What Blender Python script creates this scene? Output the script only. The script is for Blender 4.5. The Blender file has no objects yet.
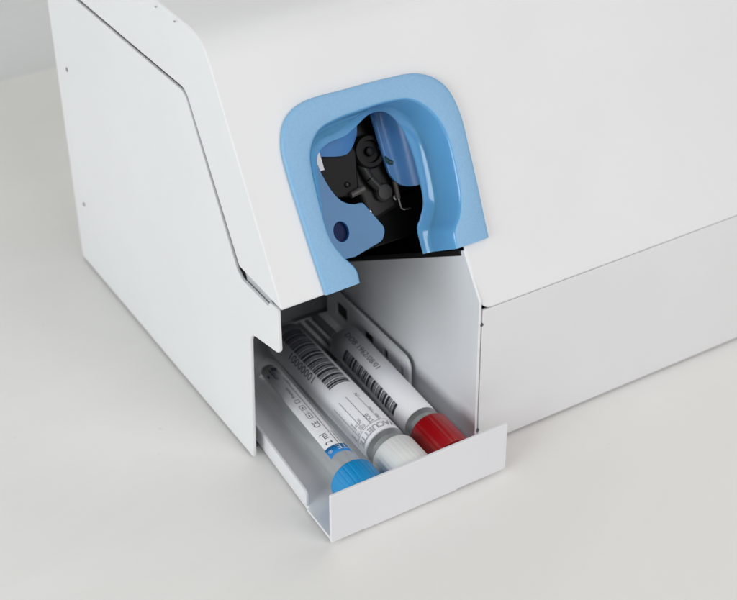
import bpy, bmesh, math, random
from mathutils import Vector, Matrix
from mathutils.geometry import tessellate_polygon
random.seed(7)
scene = bpy.context.scene
COL = scene.collection
MM = 0.001

# ------------------------------------------------------------------ materials
def new_mat(name):
    m = bpy.data.materials.new(name); m.use_nodes = True
    nt = m.node_tree
    return m, nt, nt.nodes['Principled BSDF']

def add_bump(nt, bsdf, scale, strength, dist, detail=3.0, src='NOISE'):
    tc = nt.nodes.new('ShaderNodeTexCoord')
    n = nt.nodes.new('ShaderNodeTexNoise'); n.inputs['Scale'].default_value = scale; n.inputs['Detail'].default_value = detail
    b = nt.nodes.new('ShaderNodeBump'); b.inputs['Strength'].default_value = strength; b.inputs['Distance'].default_value = dist
    nt.links.new(tc.outputs['Object'], n.inputs['Vector'])
    nt.links.new(n.outputs['Fac'], b.inputs['Height'])
    nt.links.new(b.outputs['Normal'], bsdf.inputs['Normal'])
    return n, tc

def vary(nt, bsdf, c1, c2, scale, detail=4.0, lo=0.35, hi=0.65):
    tc = nt.nodes.new('ShaderNodeTexCoord')
    n = nt.nodes.new('ShaderNodeTexNoise'); n.inputs['Scale'].default_value = scale; n.inputs['Detail'].default_value = detail
    r = nt.nodes.new('ShaderNodeValToRGB')
    r.color_ramp.elements[0].position = lo; r.color_ramp.elements[1].position = hi
    r.color_ramp.elements[0].color = (*c1, 1); r.color_ramp.elements[1].color = (*c2, 1)
    nt.links.new(tc.outputs['Object'], n.inputs['Vector'])
    nt.links.new(n.outputs['Fac'], r.inputs['Fac'])
    nt.links.new(r.outputs['Color'], bsdf.inputs['Base Color'])

def paint(name, c, rough=0.5, bump=0.06, scale=1400, spec=0.4, coarse=0.012):
    m, nt, b = new_mat(name)
    d = coarse
    vary(nt, b, tuple(x*(1-d) for x in c), tuple(min(1, x*(1+d)) for x in c), 22)
    b.inputs['Roughness'].default_value = rough
    b.inputs['Specular IOR Level'].default_value = spec
    if bump: add_bump(nt, b, scale, bump, 0.0002)
    return m

M = {}
M['white'] = paint('white_powder_coat', (0.80, 0.80, 0.81), 0.42, 0.11, 1500)
M['inner_white'] = paint('white_sheet_metal', (0.83, 0.84, 0.86), 0.36, 0.04, 1500, 0.5)
M['tray'] = paint('white_tray_coat', (0.80, 0.80, 0.825), 0.42, 0.05, 1700)
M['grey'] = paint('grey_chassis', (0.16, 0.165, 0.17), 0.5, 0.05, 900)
M['dark'] = paint('dark_chassis', (0.02, 0.02, 0.021), 0.5, 0.05, 900)
M['black'] = paint('black_plastic', (0.004, 0.004, 0.0045), 0.45, 0.05, 900, 0.18, 0.2)
M['charcoal'] = paint('charcoal_plastic', (0.011, 0.010, 0.010), 0.40, 0.05, 900, 0.28, 0.2)
M['brownish'] = paint('dark_brass', (0.10, 0.085, 0.075), 0.4, 0.05, 900, 0.5, 0.1)
M['grey_dark'] = paint('dark_grey_metal', (0.035, 0.034, 0.033), 0.4, 0.05, 900, 0.3, 0.1)
M['steel'] = paint('steel', (0.55, 0.53, 0.52), 0.3, 0, 1)
M['steel'].node_tree.nodes['Principled BSDF'].inputs['Metallic'].default_value = 1.0
M['teal'] = paint('teal_tube', (0.006, 0.06, 0.07), 0.3, 0.0)
M['paper'] = paint('paper_label', (0.80, 0.80, 0.83), 0.5, 0.03, 2500, 0.3)
M['ink'] = paint('black_ink', (0.035, 0.035, 0.05), 0.55, 0, 1, 0.3)
M['ink_grey'] = paint('grey_ink', (0.17, 0.17, 0.20), 0.55, 0, 1, 0.3)
M['cap_white'] = paint('white_cap_plastic', (0.83, 0.83, 0.81), 0.4, 0.02, 900)
M['cap_red'] = paint('red_cap_plastic', (0.36, 0.003, 0.006), 0.36, 0.02, 900, 0.5)
M['cap_blue'] = paint('blue_cap_plastic', (0.012, 0.285, 0.64), 0.36, 0.02, 900, 0.5)
M['print_blue'] = paint('blue_print', (0.02, 0.24, 0.62), 0.5, 0, 1)
M['print_white'] = paint('white_print', (0.8, 0.8, 0.82), 0.5, 0, 1)
M['stopper'] = paint('grey_rubber', (0.42, 0.43, 0.44), 0.5, 0.05, 600)
M['step_shade'] = paint('shade_grey_strip', (0.50, 0.51, 0.52), 0.45, 0.04, 1500)  # grey holds the shade of the recessed step under the cheek
M['bay_shade_grey'] = paint('shade_grey_sheet', (0.34, 0.345, 0.35), 0.45, 0.05, 900)  # shade inside the bay put into the sheet colour
M['screw_light'] = paint('grey_screw', (0.33, 0.335, 0.35), 0.4, 0, 1)
M['screw'] = paint('dark_screw', (0.07, 0.075, 0.09), 0.4, 0, 1)

def blue_plastic(name, c, rough, frosted):
    m, nt, b = new_mat(name)
    if frosted:
        vary(nt, b, tuple(x*0.955 for x in c), tuple(min(1, x*1.045) for x in c), 1700, 3.0, 0.3, 0.7)
        add_bump(nt, b, 2600, 0.3, 0.0002, 2.0)
    else:
        vary(nt, b, tuple(x*0.97 for x in c), tuple(min(1, x*1.03) for x in c), 60)
        add_bump(nt, b, 350, 0.05, 0.0002, 2.0)
    b.inputs['Roughness'].default_value = rough
    b.inputs['Specular IOR Level'].default_value = 0.5
    b.inputs['Subsurface Weight'].default_value = 0.25
    b.inputs['Subsurface Radius'].default_value = (0.4, 0.8, 1.2)
    b.inputs['Subsurface Scale'].default_value = 0.002
    return m
M['blue_frost'] = blue_plastic('frosted_blue_plastic', (0.245, 0.465, 0.70), 0.45, True)
M['blue_gloss'] = blue_plastic('glossy_blue_plastic', (0.135, 0.385, 0.68), 0.13, False)
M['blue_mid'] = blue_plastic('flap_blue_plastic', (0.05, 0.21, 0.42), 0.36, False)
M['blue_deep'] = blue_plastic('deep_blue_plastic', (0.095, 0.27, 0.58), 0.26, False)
M['blue_hole'] = blue_plastic('dark_blue_plastic', (0.006, 0.018, 0.085), 0.5, False)
M['blue_hole'].node_tree.nodes['Principled BSDF'].inputs['Specular IOR Level'].default_value = 0.15

def clear_plastic():
    m, nt, b = new_mat('clear_tube_plastic')
    nt.nodes.remove(b)
    out = nt.nodes['Material Output']
    tr = nt.nodes.new('ShaderNodeBsdfTransparent'); tr.inputs['Color'].default_value = (0.982, 0.986, 0.985, 1)
    gl = nt.nodes.new('ShaderNodeBsdfGlossy'); gl.inputs['Roughness'].default_value = 0.07; gl.inputs['Color'].default_value = (1, 1, 1, 1)
    df = nt.nodes.new('ShaderNodeBsdfDiffuse'); df.inputs['Color'].default_value = (0.75, 0.78, 0.77, 1)
    lw0 = nt.nodes.new('ShaderNodeLayerWeight'); lw0.inputs['Blend'].default_value = 0.5
    pw = nt.nodes.new('ShaderNodeMath'); pw.operation = 'POWER'; pw.inputs[1].default_value = 4.0
    lw = nt.nodes.new('ShaderNodeMath'); lw.operation = 'MULTIPLY_ADD'; lw.inputs[1].default_value = 0.55; lw.inputs[2].default_value = 0.035
    nt.links.new(lw0.outputs['Facing'], pw.inputs[0]); nt.links.new(pw.outputs[0], lw.inputs[0])
    m1 = nt.nodes.new('ShaderNodeMixShader'); m1.inputs['Fac'].default_value = 0.085
    m2 = nt.nodes.new('ShaderNodeMixShader')
    nt.links.new(tr.outputs[0], m1.inputs[1]); nt.links.new(df.outputs[0], m1.inputs[2])
    nt.links.new(lw.outputs[0], m2.inputs[0]); nt.links.new(m1.outputs[0], m2.inputs[1]); nt.links.new(gl.outputs[0], m2.inputs[2])
    nt.links.new(m2.outputs[0], out.inputs['Surface'])
    return m
M['clear'] = clear_plastic()

def table_mat():
    m, nt, b = new_mat('off_white_table')
    tc = nt.nodes.new('ShaderNodeTexCoord')
    mp = nt.nodes.new('ShaderNodeMapping'); mp.inputs['Scale'].default_value = (1, 1.6, 1); mp.inputs['Rotation'].default_value = (0, 0, 0.5)
    n1 = nt.nodes.new('ShaderNodeTexNoise'); n1.inputs['Scale'].default_value = 9; n1.inputs['Detail'].default_value = 11; n1.inputs['Roughness'].default_value = 0.62; n1.inputs['Distortion'].default_value = 1.2
    r1 = nt.nodes.new('ShaderNodeValToRGB')
    r1.color_ramp.elements[0].position = 0.3; r1.color_ramp.elements[0].color = (0.805, 0.79, 0.765, 1)
    r1.color_ramp.elements[1].position = 0.72; r1.color_ramp.elements[1].color = (0.84, 0.825, 0.805, 1)
    n2 = nt.nodes.new('ShaderNodeTexNoise'); n2.inputs['Scale'].default_value = 150; n2.inputs['Detail'].default_value = 2
    r2 = nt.nodes.new('ShaderNodeValToRGB')
    r2.color_ramp.elements[0].position = 0.21; r2.color_ramp.elements[0].color = (0.92, 0.915, 0.90, 1)
    r2.color_ramp.elements[1].position = 0.24; r2.color_ramp.elements[1].color = (1, 1, 1, 1)
    mx = nt.nodes.new('ShaderNodeMix'); mx.data_type = 'RGBA'; mx.blend_type = 'MULTIPLY'; mx.inputs[0].default_value = 1.0
    nt.links.new(tc.outputs['Object'], mp.inputs['Vector'])
    nt.links.new(mp.outputs[0], n1.inputs['Vector']); nt.links.new(tc.outputs['Object'], n2.inputs['Vector'])
    nt.links.new(n1.outputs['Fac'], r1.inputs['Fac']); nt.links.new(n2.outputs['Fac'], r2.inputs['Fac'])
    nt.links.new(r1.outputs['Color'], mx.inputs[6]); nt.links.new(r2.outputs['Color'], mx.inputs[7])
    nt.links.new(mx.outputs[2], b.inputs['Base Color'])
    b.inputs['Roughness'].default_value = 0.55
    b.inputs['Specular IOR Level'].default_value = 0.25
    add_bump(nt, b, 60, 0.04, 0.001, 6)
    return m
M['table'] = table_mat()
M['wall'] = paint('pale_wall', (0.735, 0.742, 0.737), 0.7, 0.03, 300)

# ------------------------------------------------------------------ object helpers
def obj(name, bm, mat, parent=None, smooth=None, bevel=None, origin=None, bseg=2):
    """link a bmesh (world coordinates) as ONE mesh object; origin defaults to the parent's world place"""
    if origin is None:
        origin = world_of(parent) if parent is not None else Vector((0, 0, 0))
    origin = Vector(origin)
    bmesh.ops.translate(bm, verts=bm.verts, vec=-origin)
    me = bpy.data.meshes.new(name); bm.to_mesh(me); bm.free()
    mats = mat if isinstance(mat, (list, tuple)) else [mat]
    for m in mats: me.materials.append(m)
    o = bpy.data.objects.new(name, me); COL.objects.link(o)
    if parent is not None:
        o.parent = parent; o.location = origin - world_of(parent)
    else:
        o.location = origin
    if smooth is not None:
        for p in me.polygons: p.use_smooth = True
        me.set_sharp_from_angle(angle=math.radians(smooth))
    if bevel:
        md = o.modifiers.new('soft_edge', 'BEVEL'); md.width = bevel; md.segments = bseg
        md.limit_method = 'ANGLE'; md.angle_limit = math.radians(40); md.use_clamp_overlap = True
    return o

def world_of(o):
    v = Vector((0, 0, 0))
    while o is not None:
        v = v + o.location; o = o.parent
    return v

def thing(name, label, cat, loc, group=None):
    e = bpy.data.objects.new(name, None); COL.objects.link(e); e.location = loc
    e.empty_display_size = 0.02
    e['label'] = label; e['category'] = cat
    if group: e['group'] = group
    return e

def dedupe(pts):
    out = []
    for p in pts:
        if not out or (abs(out[-1][0]-p[0]) + abs(out[-1][1]-p[1])) > 1e-7: out.append(p)
    if (abs(out[-1][0]-out[0][0]) + abs(out[-1][1]-out[0][1])) < 1e-7: out.pop()
    return out

def rounded(pts, seg=6):
    """pts: (a, b, radius) in mm -> list of 2-D points in metres with rounded corners"""
    out = []; n = len(pts)
    for i in range(n):
        a = Vector(pts[i-1][:2]); b = Vector(pts[i][:2]); c = Vector(pts[(i+1) % n][:2])
        r = pts[i][2] if len(pts[i]) > 2 else 0
        if r <= 0: out.append((b.x*MM, b.y*MM)); continue
        u = (a-b).normalized(); w = (c-b).normalized()
        ang = math.acos(max(-1, min(1, u.dot(w))))
        d = min(r/math.tan(ang/2), (a-b).length*0.49, (c-b).length*0.49)
        rr = d*math.tan(ang/2)
        ctr = b + (u+w).normalized()*(rr/math.sin(ang/2))
        p0 = b+u*d; p1 = b+w*d
        a0 = math.atan2(p0.y-ctr.y, p0.x-ctr.x); a1 = math.atan2(p1.y-ctr.y, p1.x-ctr.x)
        da = (a1-a0+math.pi) % (2*math.pi) - math.pi
        for k in range(seg+1):
            t = a0+da*k/seg
            out.append(((ctr.x+rr*math.cos(t))*MM, (ctr.y+rr*math.sin(t))*MM))
    return dedupe(out)

def add_prism(bm, loop, f, d0, d1, holes=()):
    """extrude a 2-D outline (metres) between depths d0 and d1; f(a,b,d) -> xyz"""
    loops = [loop] + list(holes)
    v3 = [[Vector((a, b, 0)) for a, b in L] for L in loops]
    tris = tessellate_polygon(v3)
    flat = [p for L in loops for p in L]
    A = [bm.verts.new(f(a, b, d0)) for a, b in flat]
    B = [bm.verts.new(f(a, b, d1)) for a, b in flat]
    fa = []
    for S in (A, B):
        fs = []
        for t in tris:
            try: fs.append(bm.faces.new([S[i] for i in t]))
            except ValueError: pass
        fa.append(fs)
    k = 0
    for L in loops:
        n = len(L)
        for i in range(n):
            j = (i+1) % n
            bm.faces.new((A[k+i], A[k+j], B[k+j], B[k+i]))
        k += n
    return bm

def prism(loop, f, d0, d1, holes=()):
    bm = bmesh.new(); add_prism(bm, loop, f, d0, d1, holes)
    bmesh.ops.recalc_face_normals(bm, faces=bm.faces)
    bmesh.ops.dissolve_limit(bm, angle_limit=0.002, verts=bm.verts, edges=bm.edges)
    return bm

def add_box(bm, x0, x1, y0, y1, z0, z1, f=None):
    f = f or (lambda a, b, c: Vector((a, b, c)))
    add_prism(bm, [(x0*MM, y0*MM), (x1*MM, y0*MM), (x1*MM, y1*MM), (x0*MM, y1*MM)], f, z0*MM, z1*MM)

def box(x0, x1, y0, y1, z0, z1, f=None):
    bm = bmesh.new(); add_box(bm, x0, x1, y0, y1, z0, z1, f)
    bmesh.ops.recalc_face_normals(bm, faces=bm.faces)
    return bm

def add_lathe(bm, A, ax, prof, seg=48, ripple=None):
    """prof: list of (t, r) metres along axis from A"""
    ax = ax.normalized(); up = Vector((0, 0, 1)); up = (up-ax*up.dot(ax))
    if up.length < 1e-4: up = Vector((0, 1, 0)) - ax*ax.y
    up.normalize(); sd = ax.cross(up)
    rings = []
    for i, (t, r) in enumerate(prof):
        ring = []
        for k in range(seg):
            th = 2*math.pi*k/seg
            rr = r + (ripple(i, th) if ripple else 0)
            ring.append(bm.verts.new(A + ax*t + (up*math.cos(th)+sd*math.sin(th))*max(rr, 1e-6)))
        rings.append(ring)
    for i in range(len(rings)-1):
        for k in range(seg):
            j = (k+1) % seg
            bm.faces.new((rings[i][k], rings[i][j], rings[i+1][j], rings[i+1][k]))
    bm.faces.new(rings[0]); bm.faces.new(list(reversed(rings[-1])))
    return bm

def lathe(A, ax, prof, seg=48, ripple=None):
    bm = bmesh.new(); add_lathe(bm, A, ax, prof, seg, ripple)
    bmesh.ops.recalc_face_normals(bm, faces=bm.faces)
    return bm

def add_tubepath(bm, pts, r, seg=10):
    for a, b in zip(pts[:-1], pts[1:]):
        add_lathe(bm, a, b-a, [(0, r), ((b-a).length, r)], seg)

# ------------------------------------------------------------------ solved measurements (mm)
K = 0.58423; KL = math.sqrt(1+K*K)
Y1, Z1 = -75.28, 58.10
SV = Vector((0, K, 1))/KL             # up the sloping front
NV = Vector((0, -1, K))/KL            # out of the sloping front
OV = Vector((0, Y1, Z1))*MM
def slope(x, v, d): return OV + Vector((x, 0, 0)) + SV*v + NV*d
def planeX(y, z, d): return Vector((d, y, z))
def planeY(x, z, d): return Vector((x, d, z))
W = 62.0
XR = 430.0                            # right end of the machine, far outside the frame
YB = 99.2

root = thing('analyser', 'white benchtop lab analyser with blue sampling port and open tray', 'lab analyser', (0.215, 0.012, 0.0031))

# ------------------------------------------------------------------ cover: sloping front, top and cheek in one folded sheet
v_of = lambda z: (z-Z1)*KL
v_top = v_of(135.6)
front = rounded([(0, 20.0), (15.6, 20.2), (15.6, 64), (19, 70), (26, 72.4), (57, 72.2), (66, 68.5), (70, 60), (69.6, 22.0), (62.4, 22.0),
                 (62.4, 0, 4.0), (XR, 0)], 8)
prof = []
for i in range(21):
    t = i/20
    p0 = Vector((Y1+K*(135.6-Z1), 135.6)); p1 = Vector((Y1+K*(141.2-Z1), 141.2)); p2 = Vector((-24.0, 143.6)); p3 = Vector((-15.5, 143.7))
    prof.append(p0*(1-t)**3 + p1*3*t*(1-t)**2 + p2*3*t*t*(1-t) + p3*t**3)
prof.append(Vector((YB, 143.6)))
bm = bmesh.new()
L_ = [bm.verts.new((0, q.x*MM, q.y*MM)) for q in prof]
R_v = [bm.verts.new((XR*MM, q.x*MM, q.y*MM)) for q in prof]
F_ = [bm.verts.new(slope(a, b, 0)) for a, b in front]
bm.faces.new(F_ + [R_v[0], L_[0]])
for k in range(len(prof)-1): bm.faces.new((L_[k], R_v[k], R_v[k+1], L_[k+1]))
# cheek: folded back along the left edge, its lower edge follows the seam
seam = rounded([(28, 120.85), (-11.4, 121.55, 5.0), (-39.4, 75.9, 0.6), (-60, 75.9), (-60, 140), (28, 140)], 8)
seam_pts = [p for p in seam if p[1] < 0.125 and p[0] > -0.0595]
low = [(YB*MM, 0.1198)] + seam_pts
S_ = [bm.verts.new((0, a, b)) for a, b in low]
bm.faces.new([F_[0]] + L_ + S_)
bmesh.ops.recalc_face_normals(bm, faces=bm.faces)
ft = [f for f in bm.faces if abs(f.normal.x) < 0.1]
if ft[0].normal.y > 0: bmesh.ops.reverse_faces(bm, faces=bm.faces)
cover = obj('cover', bm, M['white'], root)
for p in cover.data.polygons: p.use_smooth = True
cover.data.set_sharp_from_angle(angle=math.radians(30))
sd = cover.modifiers.new('sheet', 'SOLIDIFY'); sd.thickness = 0.0012; sd.offset = -1; sd.use_even_offset = True
bv = cover.modifiers.new('soft_edge', 'BEVEL'); bv.width = 0.0006; bv.segments = 3; bv.limit_method = 'ANGLE'; bv.angle_limit = math.radians(40); bv.harden_normals = True

# ------------------------------------------------------------------ left side panel
g = 0.55   # seam gap
side = rounded([(YB, 4.0), (YB, 119.05), (28, 120.15), (-11.1, 120.85, 4.7), (-38.5, 74.6, 0.8), (-41.5, 72.6, 0.3), (-57.5, 72.6, 0.5), (-58.6, 74.4, 0.3),
                (-63.3, 74.9, 0.8), (-63.3, 59.0, 2.2), (-44.6, 55.2, 5.0), (-41.0, 4.0, 0.6)], 6)
bm = prism(side, planeX, -0.0004, 0.0008)
obj('side_panel', bm, M['white'], root, bevel=0.0003)
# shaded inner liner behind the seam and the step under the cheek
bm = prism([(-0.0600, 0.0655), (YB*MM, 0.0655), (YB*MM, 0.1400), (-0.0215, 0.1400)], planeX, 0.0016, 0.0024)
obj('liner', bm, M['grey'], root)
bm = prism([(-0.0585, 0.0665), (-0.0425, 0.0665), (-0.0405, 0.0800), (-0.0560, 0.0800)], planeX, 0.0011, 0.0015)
obj('step_strip', bm, M['step_shade'], root)  # strip coloured darker to stand for shade in the recess
bm = prism([(-0.0420, 0.0728), (-0.0400, 0.0728), (-0.0382, 0.0772), (-0.0400, 0.0772)], planeX, 0.0008, 0.00105)
obj('seam_gap_dark', bm, M['black'], root)  # black sliver standing in for the dark gap at the seam corner
# screws of the side panel and cheek (recessed heads)
for (y, z, rr, dx) in ((88.4, 87.2, 0.85, 0.40), (89.7, 31.8, 0.85, 0.40), (3.6, 142.0, 0.32, 0.60), (-9.2, 142.3, 0.32, 0.60)):
    A = Vector((-(dx+0.12)*MM, y*MM, z*MM))
    b_ = lathe(A, Vector((1, 0, 0)), [(0, rr*0.35*MM), (0.03*MM, rr*0.9*MM), (0.06*MM, rr*MM), (0.3*MM, rr*MM)], 18)
    obj('screw', b_, M['screw'] if rr > 0.6 else M['screw_light'], root, smooth=40)

# ------------------------------------------------------------------ right lower front panel, its screws, base, back, far side
YF = -74.5
bm = prism(rounded([(W+1.35, 4.0), (XR, 4.0), (XR, 57.2), (W+1.35, 57.2)], 2), planeY, (YF)*MM, (YF+1.2)*MM)
obj('front_panel', bm, M['white'], root, bevel=0.0003)
for z in (52.0, 10.7):
    A = Vector((W+1.15, YF-0.18, z))*MM
    obj('screw', lathe(A, Vector((0, 1, 0)), [(0, 0.3*MM), (0.04*MM, 0.55*MM), (0.5*MM, 0.6*MM)], 14), M['screw'], root)
bm = box(2.2, XR-0.2, -36.0, YB-1.0, 3.15, 3.85); add_box(bm, W+2.2, XR-0.2, YF+1.4, -36.2, 3.15, 3.85)
bmesh.ops.recalc_face_normals(bm, faces=bm.faces)
obj('base_plate', bm, M['grey'], root)
bm = box(0.9, XR-0.2, YB-0.9, YB+0.3, 4.2, 142.0)
obj('back_panel', bm, M['white'], root)
bm = prism([(YB*MM, 0.004), (YB*MM, 0.142), (-0.020, 0.142), ((Y1+1)*MM, 0.058), ((YF+1.4)*MM, 0.004)], planeX, (XR+0.3)*MM, (XR+1.5)*MM)
obj('end_panel', bm, M['white'], root)
# ------------------------------------------------------------------ tray bay: white inner wall; back and inner side greyed to carry the bay's shade
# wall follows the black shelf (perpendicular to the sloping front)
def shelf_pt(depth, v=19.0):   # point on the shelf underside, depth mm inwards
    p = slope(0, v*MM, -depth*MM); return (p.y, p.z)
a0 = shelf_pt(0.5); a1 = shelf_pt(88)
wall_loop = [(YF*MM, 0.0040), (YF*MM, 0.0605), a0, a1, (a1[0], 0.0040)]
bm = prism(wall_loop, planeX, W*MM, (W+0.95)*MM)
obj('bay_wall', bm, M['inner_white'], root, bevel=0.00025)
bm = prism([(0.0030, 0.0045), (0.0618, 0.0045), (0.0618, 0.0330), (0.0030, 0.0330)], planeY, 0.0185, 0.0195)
obj('bay_back', bm, M['bay_shade_grey'], root)
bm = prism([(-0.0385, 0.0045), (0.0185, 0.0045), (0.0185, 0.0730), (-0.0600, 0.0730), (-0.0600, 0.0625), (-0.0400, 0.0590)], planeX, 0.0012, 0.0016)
obj('bay_side', bm, M['bay_shade_grey'], root)

# ------------------------------------------------------------------ blue sampling port
def catmull(P, n):
    out = []
    for i in range(len(P)-1):
        p0 = P[max(i-1, 0)]; p1 = P[i]; p2 = P[i+1]; p3 = P[min(i+2, len(P)-1)]
        for k in range(n):
            t = k/n
            out.append(tuple(0.5*((2*b)+(-a+c)*t+(2*a-5*b+4*c-d)*t*t+(-a+3*b-3*c+d)*t**3) for a, b, c, d in zip(p0, p1, p2, p3)))
    out.append(P[-1]); return out
RIM = [(25.3,20.3),(25.3,24.5),(22.4,29.4),(20.1,35.5),(19.9,44),(20.6,55.5),(22.2,61.3),(26.2,65.6),(32.5,67.2),(41,67.7),(49.5,67.8),(57.3,66.6),(62.9,61.6),(65.7,54.5),(65.9,45.5),(64.8,35.2),(62.5,29.3),(59.6,25.4),(59.0,20.4)]
THR = [(26.3,20.3),(27.0,25),(26.6,30),(25.6,36),(26.8,44),(28.6,53.5),(29.7,58.2),(34.2,60.8),(40,61.4),(44.5,63.2),(50,65.6),(55.4,64.8),(58.8,59.8),(60.2,53),(60.4,45),(59.6,36),(57,31.2),(55,28.2),(54.7,20.5)]
OUT = [(14.1,20.1),(13.9,25),(13.7,30),(13.5,36),(13.3,44),(13.1,56.5),(13.8,64.5),(17.2,71.2),(24.6,74.6),(38,74.7),(51,74.5),(62.4,73.3),(69.8,68),(72.5,59),(72.3,47),(71.8,36),(71.4,30),(71.1,25.5),(70.8,20.5)]
NS = 7
R_, T_, O_ = catmull(RIM, NS), catmull(THR, NS), catmull(OUT, NS)
bm = bmesh.new(); rows = []
def mix(a, b, t): return (a[0]+(b[0]-a[0])*t, a[1]+(b[1]-a[1])*t)
def stepin(a, b, mm):
    L = math.hypot(b[0]-a[0], b[1]-a[1]); return mix(a, b, mm/max(L, 1e-6))
for o, r, t in zip(O_, R_, T_):
    pr = [(o, 0.05), (o, 0.9), (stepin(o, r, 0.15), 1.25), (stepin(o, r, 0.5), 1.5), (stepin(o, r, 1.1), 1.6),
          (mix(o, r, 0.5), 1.6), (stepin(r, o, 0.9), 1.6), (stepin(r, o, 0.35), 1.45), (stepin(r, t, 0.05), 1.05), (mix(r, t, 0.07), 0.3), (mix(r, t, 0.24), -4.2),
          (mix(r, t, 0.42), -8.8), (mix(r, t, 0.46), -9.5), (mix(r, t, 0.52), -10.0), (mix(r, t, 0.9), -11.7), (stepin(t, r, 0.15), -11.85), (t, -12.2), (stepin(t, r, 0.35), -12.75), (stepin(t, r, 1.0), -12.95), (stepin(t, r, 1.7), -12.6),
          (mix(r, o, 0.12), -1.6), (stepin(o, r, 2.2), -1.6), (stepin(o, r, 2.2), 0.05)]
    rows.append([bm.verts.new(slope(p[0]*MM, p[1]*MM, d*MM)) for p, d in pr])
NP = len(rows[0])
for i in range(len(rows)-1):
    for k in range(NP):
        l = (k+1) % NP
        f = bm.faces.new((rows[i][k], rows[i][l], rows[i+1][l], rows[i+1][k]))
        f.material_index = 0 if k < 7 else 1
for rw in (rows[0], rows[-1]):
    f = bm.faces.new(rw); f.material_index = 1
bmesh.ops.recalc_face_normals(bm, faces=bm.faces)
port = obj('sampling_port', bm, [M['blue_frost'], M['blue_gloss']], root, smooth=38)
# flap with a round hole, low left inside the port
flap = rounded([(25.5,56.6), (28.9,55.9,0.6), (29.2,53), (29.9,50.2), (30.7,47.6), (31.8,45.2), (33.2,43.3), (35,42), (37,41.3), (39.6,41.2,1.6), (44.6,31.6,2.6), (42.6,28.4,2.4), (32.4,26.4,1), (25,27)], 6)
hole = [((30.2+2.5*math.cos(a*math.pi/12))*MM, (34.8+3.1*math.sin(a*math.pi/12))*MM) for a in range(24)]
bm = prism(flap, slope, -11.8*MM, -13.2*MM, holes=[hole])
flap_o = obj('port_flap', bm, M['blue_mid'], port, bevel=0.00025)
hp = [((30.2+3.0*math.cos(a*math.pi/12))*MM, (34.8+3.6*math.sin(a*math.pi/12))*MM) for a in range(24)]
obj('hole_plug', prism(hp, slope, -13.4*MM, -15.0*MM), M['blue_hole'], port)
# curved blue guide behind the throat on the right, and the blue hood on the upper left
def ribbon(pts_top, pts_bot, thick):
    bm = bmesh.new(); A = []; B = []
    n = len(pts_top)
    for S, dd in ((A, 0.0), (B, -thick)):
        for (p, q) in zip(pts_top, pts_bot):
            row = []
            for k in range(7):
                t = k/6
                row.append(bm.verts.new(slope((p[0]+(q[0]-p[0])*t)*MM, (p[1]+(q[1]-p[1])*t)*MM, (p[2]+(q[2]-p[2])*t+dd)*MM)))
            S.append(row)
    for S in (A, B):
        for i in range(n-1):
            for k in range(6): bm.faces.new((S[i][k], S[i][k+1], S[i+1][k+1], S[i+1][k]))
    for i in range(n-1):
        bm.faces.new((A[i][0], A[i+1][0], B[i+1][0], B[i][0])); bm.faces.new((A[i][6], A[i+1][6], B[i+1][6], B[i][6]))
    for k in range(6):
        bm.faces.new((A[0][k], A[0][k+1], B[0][k+1], B[0][k])); bm.faces.new((A[-1][k], A[-1][k+1], B[-1][k+1], B[-1][k]))
    bmesh.ops.recalc_face_normals(bm, faces=bm.faces)
    return bm
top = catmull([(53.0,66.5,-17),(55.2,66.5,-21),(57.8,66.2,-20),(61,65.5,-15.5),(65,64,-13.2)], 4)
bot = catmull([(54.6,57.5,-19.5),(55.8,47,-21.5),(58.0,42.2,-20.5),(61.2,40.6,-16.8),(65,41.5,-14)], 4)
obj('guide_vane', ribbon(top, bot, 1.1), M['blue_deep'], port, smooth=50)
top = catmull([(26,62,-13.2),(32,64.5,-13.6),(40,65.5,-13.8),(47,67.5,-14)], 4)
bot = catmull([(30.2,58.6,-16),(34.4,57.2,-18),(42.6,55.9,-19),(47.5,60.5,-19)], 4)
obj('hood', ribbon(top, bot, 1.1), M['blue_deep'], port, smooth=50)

# ------------------------------------------------------------------ dark sampling mechanism behind the port
bm = bmesh.new()
add_box(bm, 8, 84, 14.5, 88, -92, -91, slope)
add_box(bm, 7.5, 8.5, 21, 88, -91, -14, slope); add_box(bm, 83.5, 84.5, 16, 88, -91, -14, slope)
add_box(bm, 8.6, 83.4, 87, 88, -91, -14, slope)
bmesh.ops.recalc_face_normals(bm, faces=bm.faces)
mech = obj('sampling_mechanism', bm, M['dark'], root)
bm = box(W-0.6, 83, 17.6, 19.3, -88, -2.2, slope); bmesh.ops.recalc_face_normals(bm, faces=bm.faces)
obj('shelf', bm, M['charcoal'], mech)
obj('rear_block', box(30, 70, 25, 38, -42, -30, slope), M['black'], mech, bevel=0.0008)
sl = lambda x, v, d: slope(x*MM, v*MM, d*MM)
bm = prism(rounded([(27,45,3),(43.5,43,2),(47,58,3),(40,59.5,1),(39,57.2,1),(34.8,57.2,0.8),(34.6,58.6,0.5),(28.6,58.2,0.5)], 5), slope, -20.5*MM, -28*MM)
obj('motor_block', bm, M['black'], mech, bevel=0.0006)
bm = prism(rounded([(50,68,2), (55.0,66,2), (57,54,3), (60,36,2), (47,33,3), (45.5,46,3), (46.5,60,3)], 5), slope, -25*MM, -32*MM)
obj('probe_arm', bm, M['charcoal'], mech, bevel=0.0012, bseg=3)
bm = lathe(sl(51.8, 54.5, -25), NV, [(0, 5.4*MM), (2.6*MM, 5.4*MM), (3.2*MM, 4.8*MM), (3.2*MM, 3.6*MM), (2.0*MM, 3.3*MM), (2.0*MM, 1.6*MM), (3.4*MM, 1.4*MM), (3.6*MM, 1.0*MM)], 32)
obj('pivot', bm, M['black'], mech, smooth=35)
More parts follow.
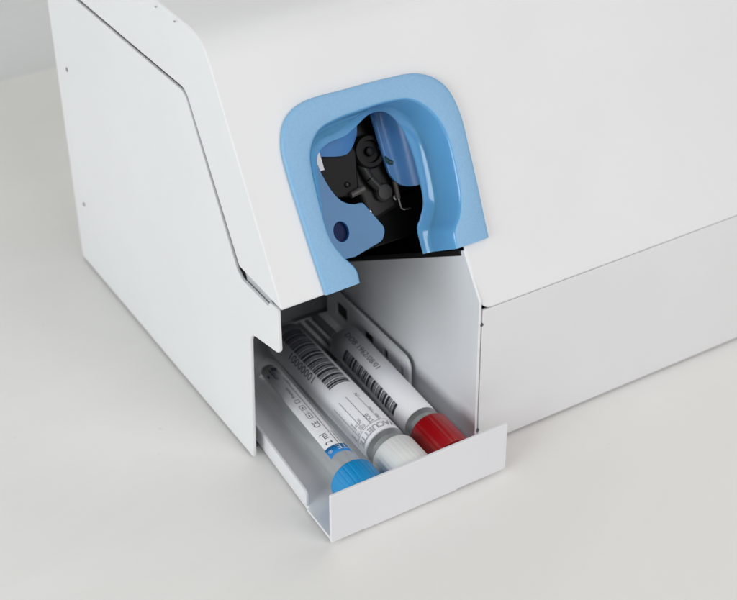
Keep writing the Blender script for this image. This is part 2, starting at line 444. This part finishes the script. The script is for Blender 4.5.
bm = lathe(sl(57.6, 54.9, -25.0), NV, [(0, 2.7*MM), (2.2*MM, 2.7*MM), (2.7*MM, 2.2*MM), (2.7*MM, 1.7*MM), (1.5*MM, 1.5*MM), (1.5*MM, 0.8*MM), (2.6*MM, 0.7*MM)], 24)
obj('pinch_wheel', bm, M['charcoal'], mech, smooth=35)
bm = lathe(sl(53.4, 41.2, -24.9), NV, [(0, 2.9*MM), (1.5*MM, 2.9*MM), (2.3*MM, 2.3*MM), (2.4*MM, 1.2*MM)], 28)
obj('knob', bm, M['grey_dark'], mech, smooth=35)
bm = bmesh.new(); add_tubepath(bm, [sl(48.6, 51.5, -24.2), sl(49.6, 46.5, -23.0), sl(51.6, 43.0, -22.6)], 1.5*MM, 14)
bmesh.ops.recalc_face_normals(bm, faces=bm.faces); obj('link_rod', bm, M['grey_dark'], mech, smooth=40)
for (x, v) in ((33.0, 55.0), (40.5, 47.0), (47.5, 36.5), (57.5, 38.5)):
    bm = lathe(sl(x, v, -20.55 if x < 45 else -25.05), NV, [(0, 0.9*MM), (0.5*MM, 0.9*MM), (0.7*MM, 0.6*MM), (0.35*MM, 0.5*MM), (0.35*MM, 0.2*MM)], 14)
    obj('machine_screw', bm, M['steel'] if x > 45 else M['charcoal'], mech, smooth=35)
bm = lathe(sl(40.2, 43.6, -19.6), Vector((1, 0.15, 0.1)), [(0, 0.9*MM), (5*MM, 1.1*MM), (5.4*MM, 0.7*MM)], 20)
obj('probe_tip', bm, M['brownish'], mech, smooth=35)
bm = bmesh.new(); add_tubepath(bm, [sl(55.8, 51.6, -22.2), sl(56.6, 49.8, -21.4), sl(57.8, 49.2, -21.2)], 0.85*MM, 12)
bmesh.ops.recalc_face_normals(bm, faces=bm.faces); obj('tubing', bm, M['teal'], mech, smooth=40)
bm = bmesh.new(); add_tubepath(bm, [sl(57.2, 43.5, -22), sl(57.2, 38.0, -22.6)], 0.75*MM, 10)
bmesh.ops.recalc_face_normals(bm, faces=bm.faces); needle = obj('needle', bm, M['brownish'], mech, smooth=40)
bm = bmesh.new(); add_tubepath(bm, [sl(57.2, 38.2, -22.6), sl(57.5, 34.8, -23.0), sl(58.6, 34.2, -23.0), sl(60.6, 34.0, -23)], 0.3*MM, 8)
bmesh.ops.recalc_face_normals(bm, faces=bm.faces); obj('needle_clip', bm, M['steel'], mech, smooth=40)
obj('bright_gap_patch', box(28.3, 31.6, 53.6, 59.5, -15.2, -14.2, slope), M['white'], mech)  # white piece added to stand for brightness seen through a small gap

# ------------------------------------------------------------------ slide-out tray
YT, ZB = -88.08, 4.0
bm = prism(rounded([(1.0, ZB), (12, ZB), (12.4, ZB-0.35), (46, ZB-0.35), (46.4, ZB), (64.6, ZB, 1.2), (64.6, 22.2, 0.5), (1.2, 22.2, 0.5)], 4), planeY, YT*MM, (YT+1.0)*MM)
tray = obj('tray', bm, M['tray'], root, bevel=0.00022)
floor = [(1.3, YT+1.05), (60.9, YT+1.05), (61.2, 16.0), (7.4, 16.0), (2.1, -71.0), (2.6, -71.8), (1.7, -72.2)]
bm = prism([(a*MM, b*MM) for a, b in floor], lambda a, b, d: Vector((a, b, d)), ZB*MM, (ZB+1.0)*MM)
obj('tray_floor', bm, M['tray'], tray, bevel=0.0002)
def skew_left(y, z, d): return Vector((d + 0.0021 + (y+0.0710)*0.061, y, z))
lipL = rounded([(-71.0, ZB+1.02), (-71.0, 10.4, 2.4), (14, 10.4), (14, ZB+1.02)], 6)
obj('side_lip', prism(lipL, skew_left, 0.0, 0.0011), M['tray'], tray, bevel=0.0003)
lipR = rounded([(-40.4, ZB+1.02), (-40.4, 18.3, 4.2), (14, 18.6), (14, ZB+1.02)], 6)
slots = [rounded([(y0, z0, 0.6), (y1, z0, 0.6), (y1, z1, 0.6), (y0, z1, 0.6)], 3) for (y0, y1, z0, z1) in ((-36.8, -35.0, 7.5, 13.0), (-27.0, -24.0, 9.5, 14.0), (-17.5, -11.0, 10.0, 14.0), (0.0, 8.0, 9.0, 15.0))]
obj('slotted_lip', prism(lipR, planeX, 0.0590, 0.0601, holes=slots), M['tray'], tray, bevel=0.00025)
obj('slot_backing', box(60.3, 60.6, -38.5, 13, 6.5, 16.0), M['grey_dark'], tray)
bm = bmesh.new()
for i in range(4): add_box(bm, 40+i*3.2, 41.2+i*3.2, -12, 14, ZB+1.05, ZB+1.75)
add_box(bm, 52.5, 55.0, -6, 14, ZB+1.05, ZB+2.6)
bmesh.ops.recalc_face_normals(bm, faces=bm.faces)
obj('floor_rib', bm, M['grey'], tray)

# ------------------------------------------------------------------ tubes
class Cyl:
    def __init__(s, A, B, r):
        s.A = Vector(A); s.ax = (Vector(B)-s.A).normalized(); s.r = r
        up = Vector((0, 0, 1)); s.up = (up-s.ax*up.dot(s.ax)).normalized(); s.sd = s.ax.cross(s.up)
        # theta grows towards the machine's right-hand side
        if s.sd.x < 0: s.sd = -s.sd
    def at(s, t, th, h=0.0):   # t mm along the tube from the cap, th in degrees, h mm above the skin
        a = math.radians(th)
        return s.A + s.ax*(t*MM) + (s.up*math.cos(a)+s.sd*math.sin(a))*(s.r+h*MM)
    def deg(s, mm): return math.degrees(mm*MM/s.r)

def add_patch(bm, cy, t0, t1, th0, th1, h, nt=1, shape=None):
    n = max(2, int(abs(th1-th0)/5)+1)
    rows = []
    for i in range(nt+1):
        row = []
        for k in range(n+1):
            th = th0+(th1-th0)*k/n
            a, b = (t0, t1) if shape is None else shape(k/n)
            row.append(bm.verts.new(cy.at(a+(b-a)*i/nt, th, h)))
        rows.append(row)
    for i in range(nt):
        for k in range(n): bm.faces.new((rows[i][k], rows[i][k+1], rows[i+1][k+1], rows[i+1][k]))

def add_line_t(bm, cy, t0, t1, th, w, h):
    d = cy.deg(w)/2
    v = [bm.verts.new(cy.at(t, q, h)) for t, q in ((t0, th-d), (t1, th-d), (t1, th+d), (t0, th+d))]
    bm.faces.new(v)

def add_text(bm, cy, text, size, t, th, mode, h, outline=False, align='LEFT', squeeze=1.0):
    """mode 'R': reads from the cap towards the rear end; 'F': from the rear towards the cap; 'C': round the tube, tops to the cap"""
    cu = bpy.data.curves.new('lettering', 'FONT'); cu.body = text; cu.size = size; cu.align_x = align; cu.resolution_u = 3
    if outline:
        cu.fill_mode = 'NONE'; cu.bevel_depth = 0.02*size; cu.bevel_resolution = 0
    o = bpy.data.objects.new('lettering', cu); COL.objects.link(o)
    dg = bpy.context.evaluated_depsgraph_get(); dg.update()
    me = bpy.data.meshes.new_from_object(o.evaluated_get(dg))
    tb = bmesh.new(); tb.from_mesh(me); tb.faces.ensure_lookup_table()
    ext = 0 if mode != 'C' else 1
    co_ = [(v.co.x if ext else v.co.y) for v in tb.verts]
    q = min(co_) + 0.3
    while q < max(co_):
        pn = (1, 0, 0) if ext else (0, 1, 0); pc = (q, 0, 0) if ext else (0, q, 0)
        bmesh.ops.bisect_plane(tb, geom=tb.verts[:]+tb.edges[:]+tb.faces[:], plane_co=pc, plane_no=pn, dist=1e-6)
        q += 0.3
    tb.to_mesh(me); tb.free()
    vs = []
    for v in me.vertices:
        x, y = v.co.x*squeeze, v.co.y
        if mode == 'R': tt, aa = t+x, th-cy.deg(y)
        elif mode == 'F': tt, aa = t-x, th+cy.deg(y)
        else: tt, aa = t-y, th-cy.deg(x)
        vs.append(bm.verts.new(cy.at(tt, aa, h)))
    for p in me.polygons:
        try: bm.faces.new([vs[i] for i in p.vertices])
        except ValueError: pass
    bpy.data.objects.remove(o); bpy.data.curves.remove(cu); bpy.data.meshes.remove(me)

def barcode(bm, cy, t0, t1, th0, th1, h, seed):
    rnd = random.Random(seed)
    n = 11; L = (t1-t0)/n; t = t0
    for i in range(n):
        u = L/11.0
        # dense start pattern, thin white gaps between groups (module widths)
        pat = rnd.choice([(3.6,.7,2.2,.7,2.2,1.6), (2.2,.7,3.6,.7,2.2,1.6), (2.2,.7,2.2,.7,3.6,1.6), (4.6,.7,1.4,.7,2.0,1.6), (1.6,.7,1.6,.7,4.8,1.6)])
        x = t
        for j, w in enumerate(pat):
            if j % 2 == 0: add_patch(bm, cy, x+0.02, x+w*u-0.02, th0, th1, h)
            x += w*u
        t += L

def tube(label, A, B, r, r_cap, length, cap_len, capmat, loc_z=0.005):
    cy = Cyl(A, B, r)
    e = thing('blood_tube', label, 'sample tube', (cy.A.x, cy.A.y, loc_z), 'sample tubes lying in the tray')
    ax, A_ = cy.ax, cy.A
    tk = 0.9*MM
    prof = [(-3*MM, r), (0, r)]
    Lc = length - r
    prof.append((Lc, r))
    for k in range(1, 9):
        a = k/9*math.pi/2; prof.append((Lc+r*math.sin(a), r*math.cos(a)))
    bm = bmesh.new()
    ri = r-tk
    inn = [(Lc+ri*math.sin(k/9*math.pi/2), ri*math.cos(k/9*math.pi/2)) for k in range(8, 0, -1)] + [(Lc, ri), (-3*MM, ri)]
    add_lathe(bm, A_, ax, prof + [(Lc+r, 0.0002)], 48)
    add_lathe(bm, A_, ax, [(Lc+ri, 0.0002)] + inn, 48)
    bmesh.ops.recalc_face_normals(bm, faces=bm.faces)
    obj('tube_body', bm, M['clear'], e, smooth=60)
    # cap with shallow grip ribs
    c = r_cap
    pr = [(0.0, r*0.98), (0.0, c*0.955), (-0.25*MM, c*0.985), (-0.7*MM, c), (-cap_len*0.5, c*1.0), (-cap_len+0.9*MM, c*1.0), (-cap_len+0.2*MM, c*0.95), (-cap_len, c*0.8), (-cap_len, c*0.45), (-cap_len+1.5*MM, c*0.4)]
    def rip(i, th):
        if i < 3 or i > 6: return 0.0
        if capmat is M['cap_white']: return -0.09*MM*max(0.0, math.cos(th*30))**2
        if capmat is M['cap_red']: return -0.13*MM*max(0.0, math.cos(th*9+0.6))**6 - 0.05*MM*max(0.0, math.cos(th*27))**2
        return -0.13*MM*max(0.0, math.cos(th*27))**2
    bm = lathe(A_, ax, pr, 324, rip)
    obj('cap', bm, capmat, e, smooth=50)
    if capmat is not M['cap_blue']:
        ri2 = r-1.05*MM
        obj('stopper', lathe(A_, ax, [(-2.5*MM, ri2), (3.2*MM, ri2), (4.0*MM, ri2*0.93), (4.2*MM, ri2*0.7)], 40), M['stopper'], e, smooth=50)
    return e, cy

def label_part(e, cy, t0, t1, th0, th1, mat, name='paper_label', shape=None, h=0.05, nt=1):
    bm = bmesh.new(); add_patch(bm, cy, t0, t1, th0, th1, h, nt, shape)
    o = obj(name, bm, mat, e, smooth=60)
    md = o.modifiers.new('paper_thickness', 'SOLIDIFY'); md.thickness = 0.00003; md.offset = -1
    return o

# --- tube with the blue cap: clear, narrow printed strip
eB, cB = tube('clear tube with bright blue cap and narrow printed strip, nearest the tray\'s open left side', (.0162, -.0750, .0125), (.0198, -.0050, .0109), .0058, .0075, 67*MM, 11.2*MM, M['cap_blue'])
def strip_shape(k):
    e_ = abs(k-0.45)*2
    return (11.0, 59.2-1.6*max(0, e_-0.2)**2*2.2)
M['strip'] = paint('printed_strip', (0.77, 0.775, 0.80), 0.35, 0.0, 1)
lab = label_part(eB, cB, 11, 58.5, -37, 29, M['strip'], shape=strip_shape, nt=2)
def band_shape(k):
    e_ = abs(k-0.5)*2
    return (6.4+0.9*(1-e_**4)-0.2, 11.0)
band = label_part(eB, cB, 6.4, 11, -39, 38, M['print_blue'], 'blue_band', shape=band_shape, h=0.055)
bm = bmesh.new()
add_text(bm, cB, 'TE', 3.3, 8.0+2.5, 34, 'C', 0.10)
add_text(bm, cB, '®', 1.8, 9.6, -20, 'C', 0.10)
obj('lettering', bm, M['print_white'], band)
bm = bmesh.new()
add_text(bm, cB, '2', 3.3, 11.9, -1, 'R', 0.09); add_text(bm, cB, 'ml', 3.1, 14.6, -1, 'R', 0.09)
add_text(bm, cB, 'CE', 3.0, 21.0, 5, 'R', 0.09, squeeze=0.9)
add_line_t(bm, cB, 9.2+2, 50.5, 13, 0.18, 0.09)
for (a, b) in ((26.2, 29.0), (31.2, 33.6), (35.4, 37.2)):     # little regulatory boxes
    for (s0, s1, q0, q1) in ((a, b, -13, -11.6), (a, b, 2, 3.4), (a, a+0.22, -13, 3.4), (b-0.22, b, -13, 3.4)):
        add_patch(bm, cB, s0, s1, q0, q1, 0.09)
add_patch(bm, cB, 27.2, 28.0, -7, -3, 0.09); add_patch(bm, cB, 32.0, 32.8, -7, -3, 0.09)
add_patch(bm, cB, 29.0, 30.6, -11, -10, 0.09); add_patch(bm, cB, 29.0, 30.6, -1, 0, 0.09)
add_text(bm, cB, 'Premium', 1.7, 38.4, 0, 'R', 0.09); 
add_text(bm, cB, 'No additive', 1.2, 50, -2, 'R', 0.09)
add_patch(bm, cB, 50.5, 56.3, -12.5, -9.8, 0.09)
v = [bm.verts.new(cB.at(t, q, 0.09)) for t, q in ((52.4, -26), (53.4, -29.5), (54.6, -26), (53.4, -22.5))]; bm.faces.new(v)
add_text(bm, cB, 'sterile interior', 1.15, 11.6, 26, 'R', 0.09); add_text(bm, cB, 'LOT', 1.3, 52.8, 16, 'R', 0.09)
add_text(bm, cB, '13/75', 1.2, 46, 21, 'R', 0.09)
v = [bm.verts.new(cB.at(56.0+1.05*math.cos(a*math.pi/8), 6+cB.deg(1.05)*math.sin(a*math.pi/8), 0.09)) for a in range(16)]; bm.faces.new(v)
obj('printing', bm, M['ink'], lab)

# --- tube with the white cap
eW, cW = tube('wide tube with white cap and number 10000001 under its barcode, lying in the middle', (.0328, -.0724, .0127), (.0341, -.0050, .0119), .00675, .0077, 80*MM, 13.6*MM, M['cap_white'])
lab = label_part(eW, cW, 4.9, 71.5, -150, 95, M['paper'], nt=1)
bm = bmesh.new()
barcode(bm, cW, 33.0, 68.0, -38, 31, 0.09, 3)
add_text(bm, cW, '10000001', 3.8, 59.0, -64, 'F', 0.09, squeeze=1.18)
obj('barcode', bm, M['ink'], lab)
bm = bmesh.new()
for th, a, b in ((-68, 10.2, 26.5), (-44, 10.2, 26.0), (-19, 10.2, 26.0), (8, 10.2, 25.4)): add_line_t(bm, cW, a, b, th, 0.17, 0.09)
add_patch(bm, cW, 10.05, 10.22, -100, 60, 0.09)
add_patch(bm, cW, 5.0, 5.15, -100, 60, 0.09)
add_text(bm, cW, 'Pt. Name', 1.5, 10.6, -57, 'R', 0.09); add_text(bm, cW, 'ID. No.', 1.6, 10.6, -33, 'R', 0.09); add_text(bm, cW, 'Sex M', 1.5, 10.6, -46, 'R', 0.09)
add_text(bm, cW, 'DOB', 2.0, 10.6, -7, 'R', 0.09); add_text(bm, cW, 'Date  Time', 1.5, 10.6, 16, 'R', 0.09); add_text(bm, cW, 'Ward', 1.5, 10.6, -80, 'R', 0.09)
add_text(bm, cW, 'N°', 2.0, 26.0, 4, 'F', 0.09)
add_text(bm, cW, 'VACUETTE', 3.3, 9.0, 44, 'C', 0.09, outline=True, squeeze=0.92)
obj('form_printing', bm, M['ink_grey'], lab)

# --- tube with the red cap
eR, cR = tube('tube with dark red cap and DOB 1962/08/01 on its label, beside slotted lip', (.0486, -.0684, .0123), (.0519, -.0050, .0112), .0060, .0072, 62*MM, 15.5*MM, M['cap_red'])
def red_shape(k): return (4.9-0.4*math.sin(k*3), 56.6)
lab = label_part(eR, cR, 4.9, 56.6, -175, 175, M['paper'], shape=None, nt=1)
bm = bmesh.new()
barcode(bm, cR, 12.2, 48.0, -88, -47, 0.09, 11)
add_text(bm, cR, 'DOB 1962/08/01', 2.75, 53.6, -21, 'F', 0.09, squeeze=1.22)
obj('barcode', bm, M['ink'], lab)

# ------------------------------------------------------------------ table and wall
def struct(name, bm, mat):
    o = obj(name, bm, mat, None); o['kind'] = 'structure'; return o
bm = bmesh.new()
TZ = 0.0030
v = [bm.verts.new(p) for p in ((-1.6, -1.3, TZ), (2.2, -1.3, TZ), (2.2, 0.262, TZ), (-1.6, 0.262, TZ))]; bm.faces.new(v)
struct('table', bm, M['table'])
# wall with a soft cove where it meets the table
prof_w = [(0.262, TZ)] + [(0.262+0.03*math.sin(a*math.pi/20), TZ+0.03*(1-math.cos(a*math.pi/20))) for a in range(1, 11)] + [(0.292, 1.1), (0.305, 1.1), (0.305, -0.2), (0.262, -0.2)]
bm = prism(prof_w, planeX, -1.6, 2.2)
struct('wall', bm, M['wall'])

# ------------------------------------------------------------------ camera (solved from the photograph's perspective)
pi_, ya_, ro_ = (math.radians(a) for a in (34.60136, 31.0286, -0.69391))
fw = Vector((math.sin(ya_)*math.cos(pi_), math.cos(ya_)*math.cos(pi_), -math.sin(pi_)))
r0 = Vector((math.cos(ya_), -math.sin(ya_), 0)); u0 = r0.cross(fw)
rr = r0*math.cos(ro_)+u0*math.sin(ro_); uu = -r0*math.sin(ro_)+u0*math.cos(ro_)
cam = bpy.data.cameras.new('camera'); co = bpy.data.objects.new('camera', cam); COL.objects.link(co)
co.matrix_world = Matrix((( rr.x, uu.x, -fw.x, -0.16003), (rr.y, uu.y, -fw.y, -0.37893), (rr.z, uu.z, -fw.z, 0.32108), (0, 0, 0, 1)))
cam.sensor_width = 36.0; cam.lens = 1521.209/737*36.0
cam.clip_start = 0.01; cam.clip_end = 50
cam.dof.use_dof = True; cam.dof.focus_distance = 0.445; cam.dof.aperture_fstop = 20
scene.camera = co

# ------------------------------------------------------------------ light: soft studio daylight
w = bpy.data.worlds.new('World'); scene.world = w; w.use_nodes = True
bg = w.node_tree.nodes['Background']; bg.inputs['Color'].default_value = (1.0, 0.99, 0.985, 1); bg.inputs['Strength'].default_value = 0.03
def area(name, loc, target, size, power, color):
    l = bpy.data.lights.new(name, 'AREA'); l.shape = 'RECTANGLE'; l.size, l.size_y = size; l.energy = power; l.color = color
    o = bpy.data.objects.new(name, l); COL.objects.link(o); o.location = loc
    d = Vector(target)-Vector(loc); o.rotation_euler = d.to_track_quat('-Z', 'Y').to_euler()
    return o
area('ceiling_softbox', (0.1, -0.4, 1.3), (0.1, -0.15, 0.0), (1.0, 1.0), 1.3, (1.0, 0.98, 0.95))
area('overhead_softbox', (0.1, -0.85, 0.95), (0.1, -0.3, 0.0), (0.5, 0.4), 2.6, (0.98, 0.99, 1.0))
area('right_softbox', (0.8, 0.0, 1.1), (0.1, -0.1, 0.0), (0.55, 0.55), 2.4, (1.0, 0.985, 0.92))
area('left_window', (-1.05, -0.35, 0.42), (0.0, -0.03, 0.04), (0.7, 0.5), 7.5, (0.94, 0.985, 1.0))
area('front_window', (-0.6, -0.95, 0.55), (0.05, -0.05, 0.04), (0.4, 0.6), 0.6, (0.85, 0.98, 1.0))
area('front_softbox', (0.55, -1.15, 0.6), (0.12, -0.05, 0.04), (0.8, 0.7), 5.6, (1.0, 0.96, 0.955))

scene.render.engine = 'CYCLES'
scene.cycles.max_bounces = 10; scene.cycles.transparent_max_bounces = 24; scene.cycles.diffuse_bounces = 6
scene.cycles.use_denoising = True
scene.view_settings.view_transform = 'Standard'; scene.view_settings.look = 'None'
scene.view_settings.exposure = 0.0; scene.view_settings.gamma = 1.0; scene.view_settings.use_curve_mapping = False
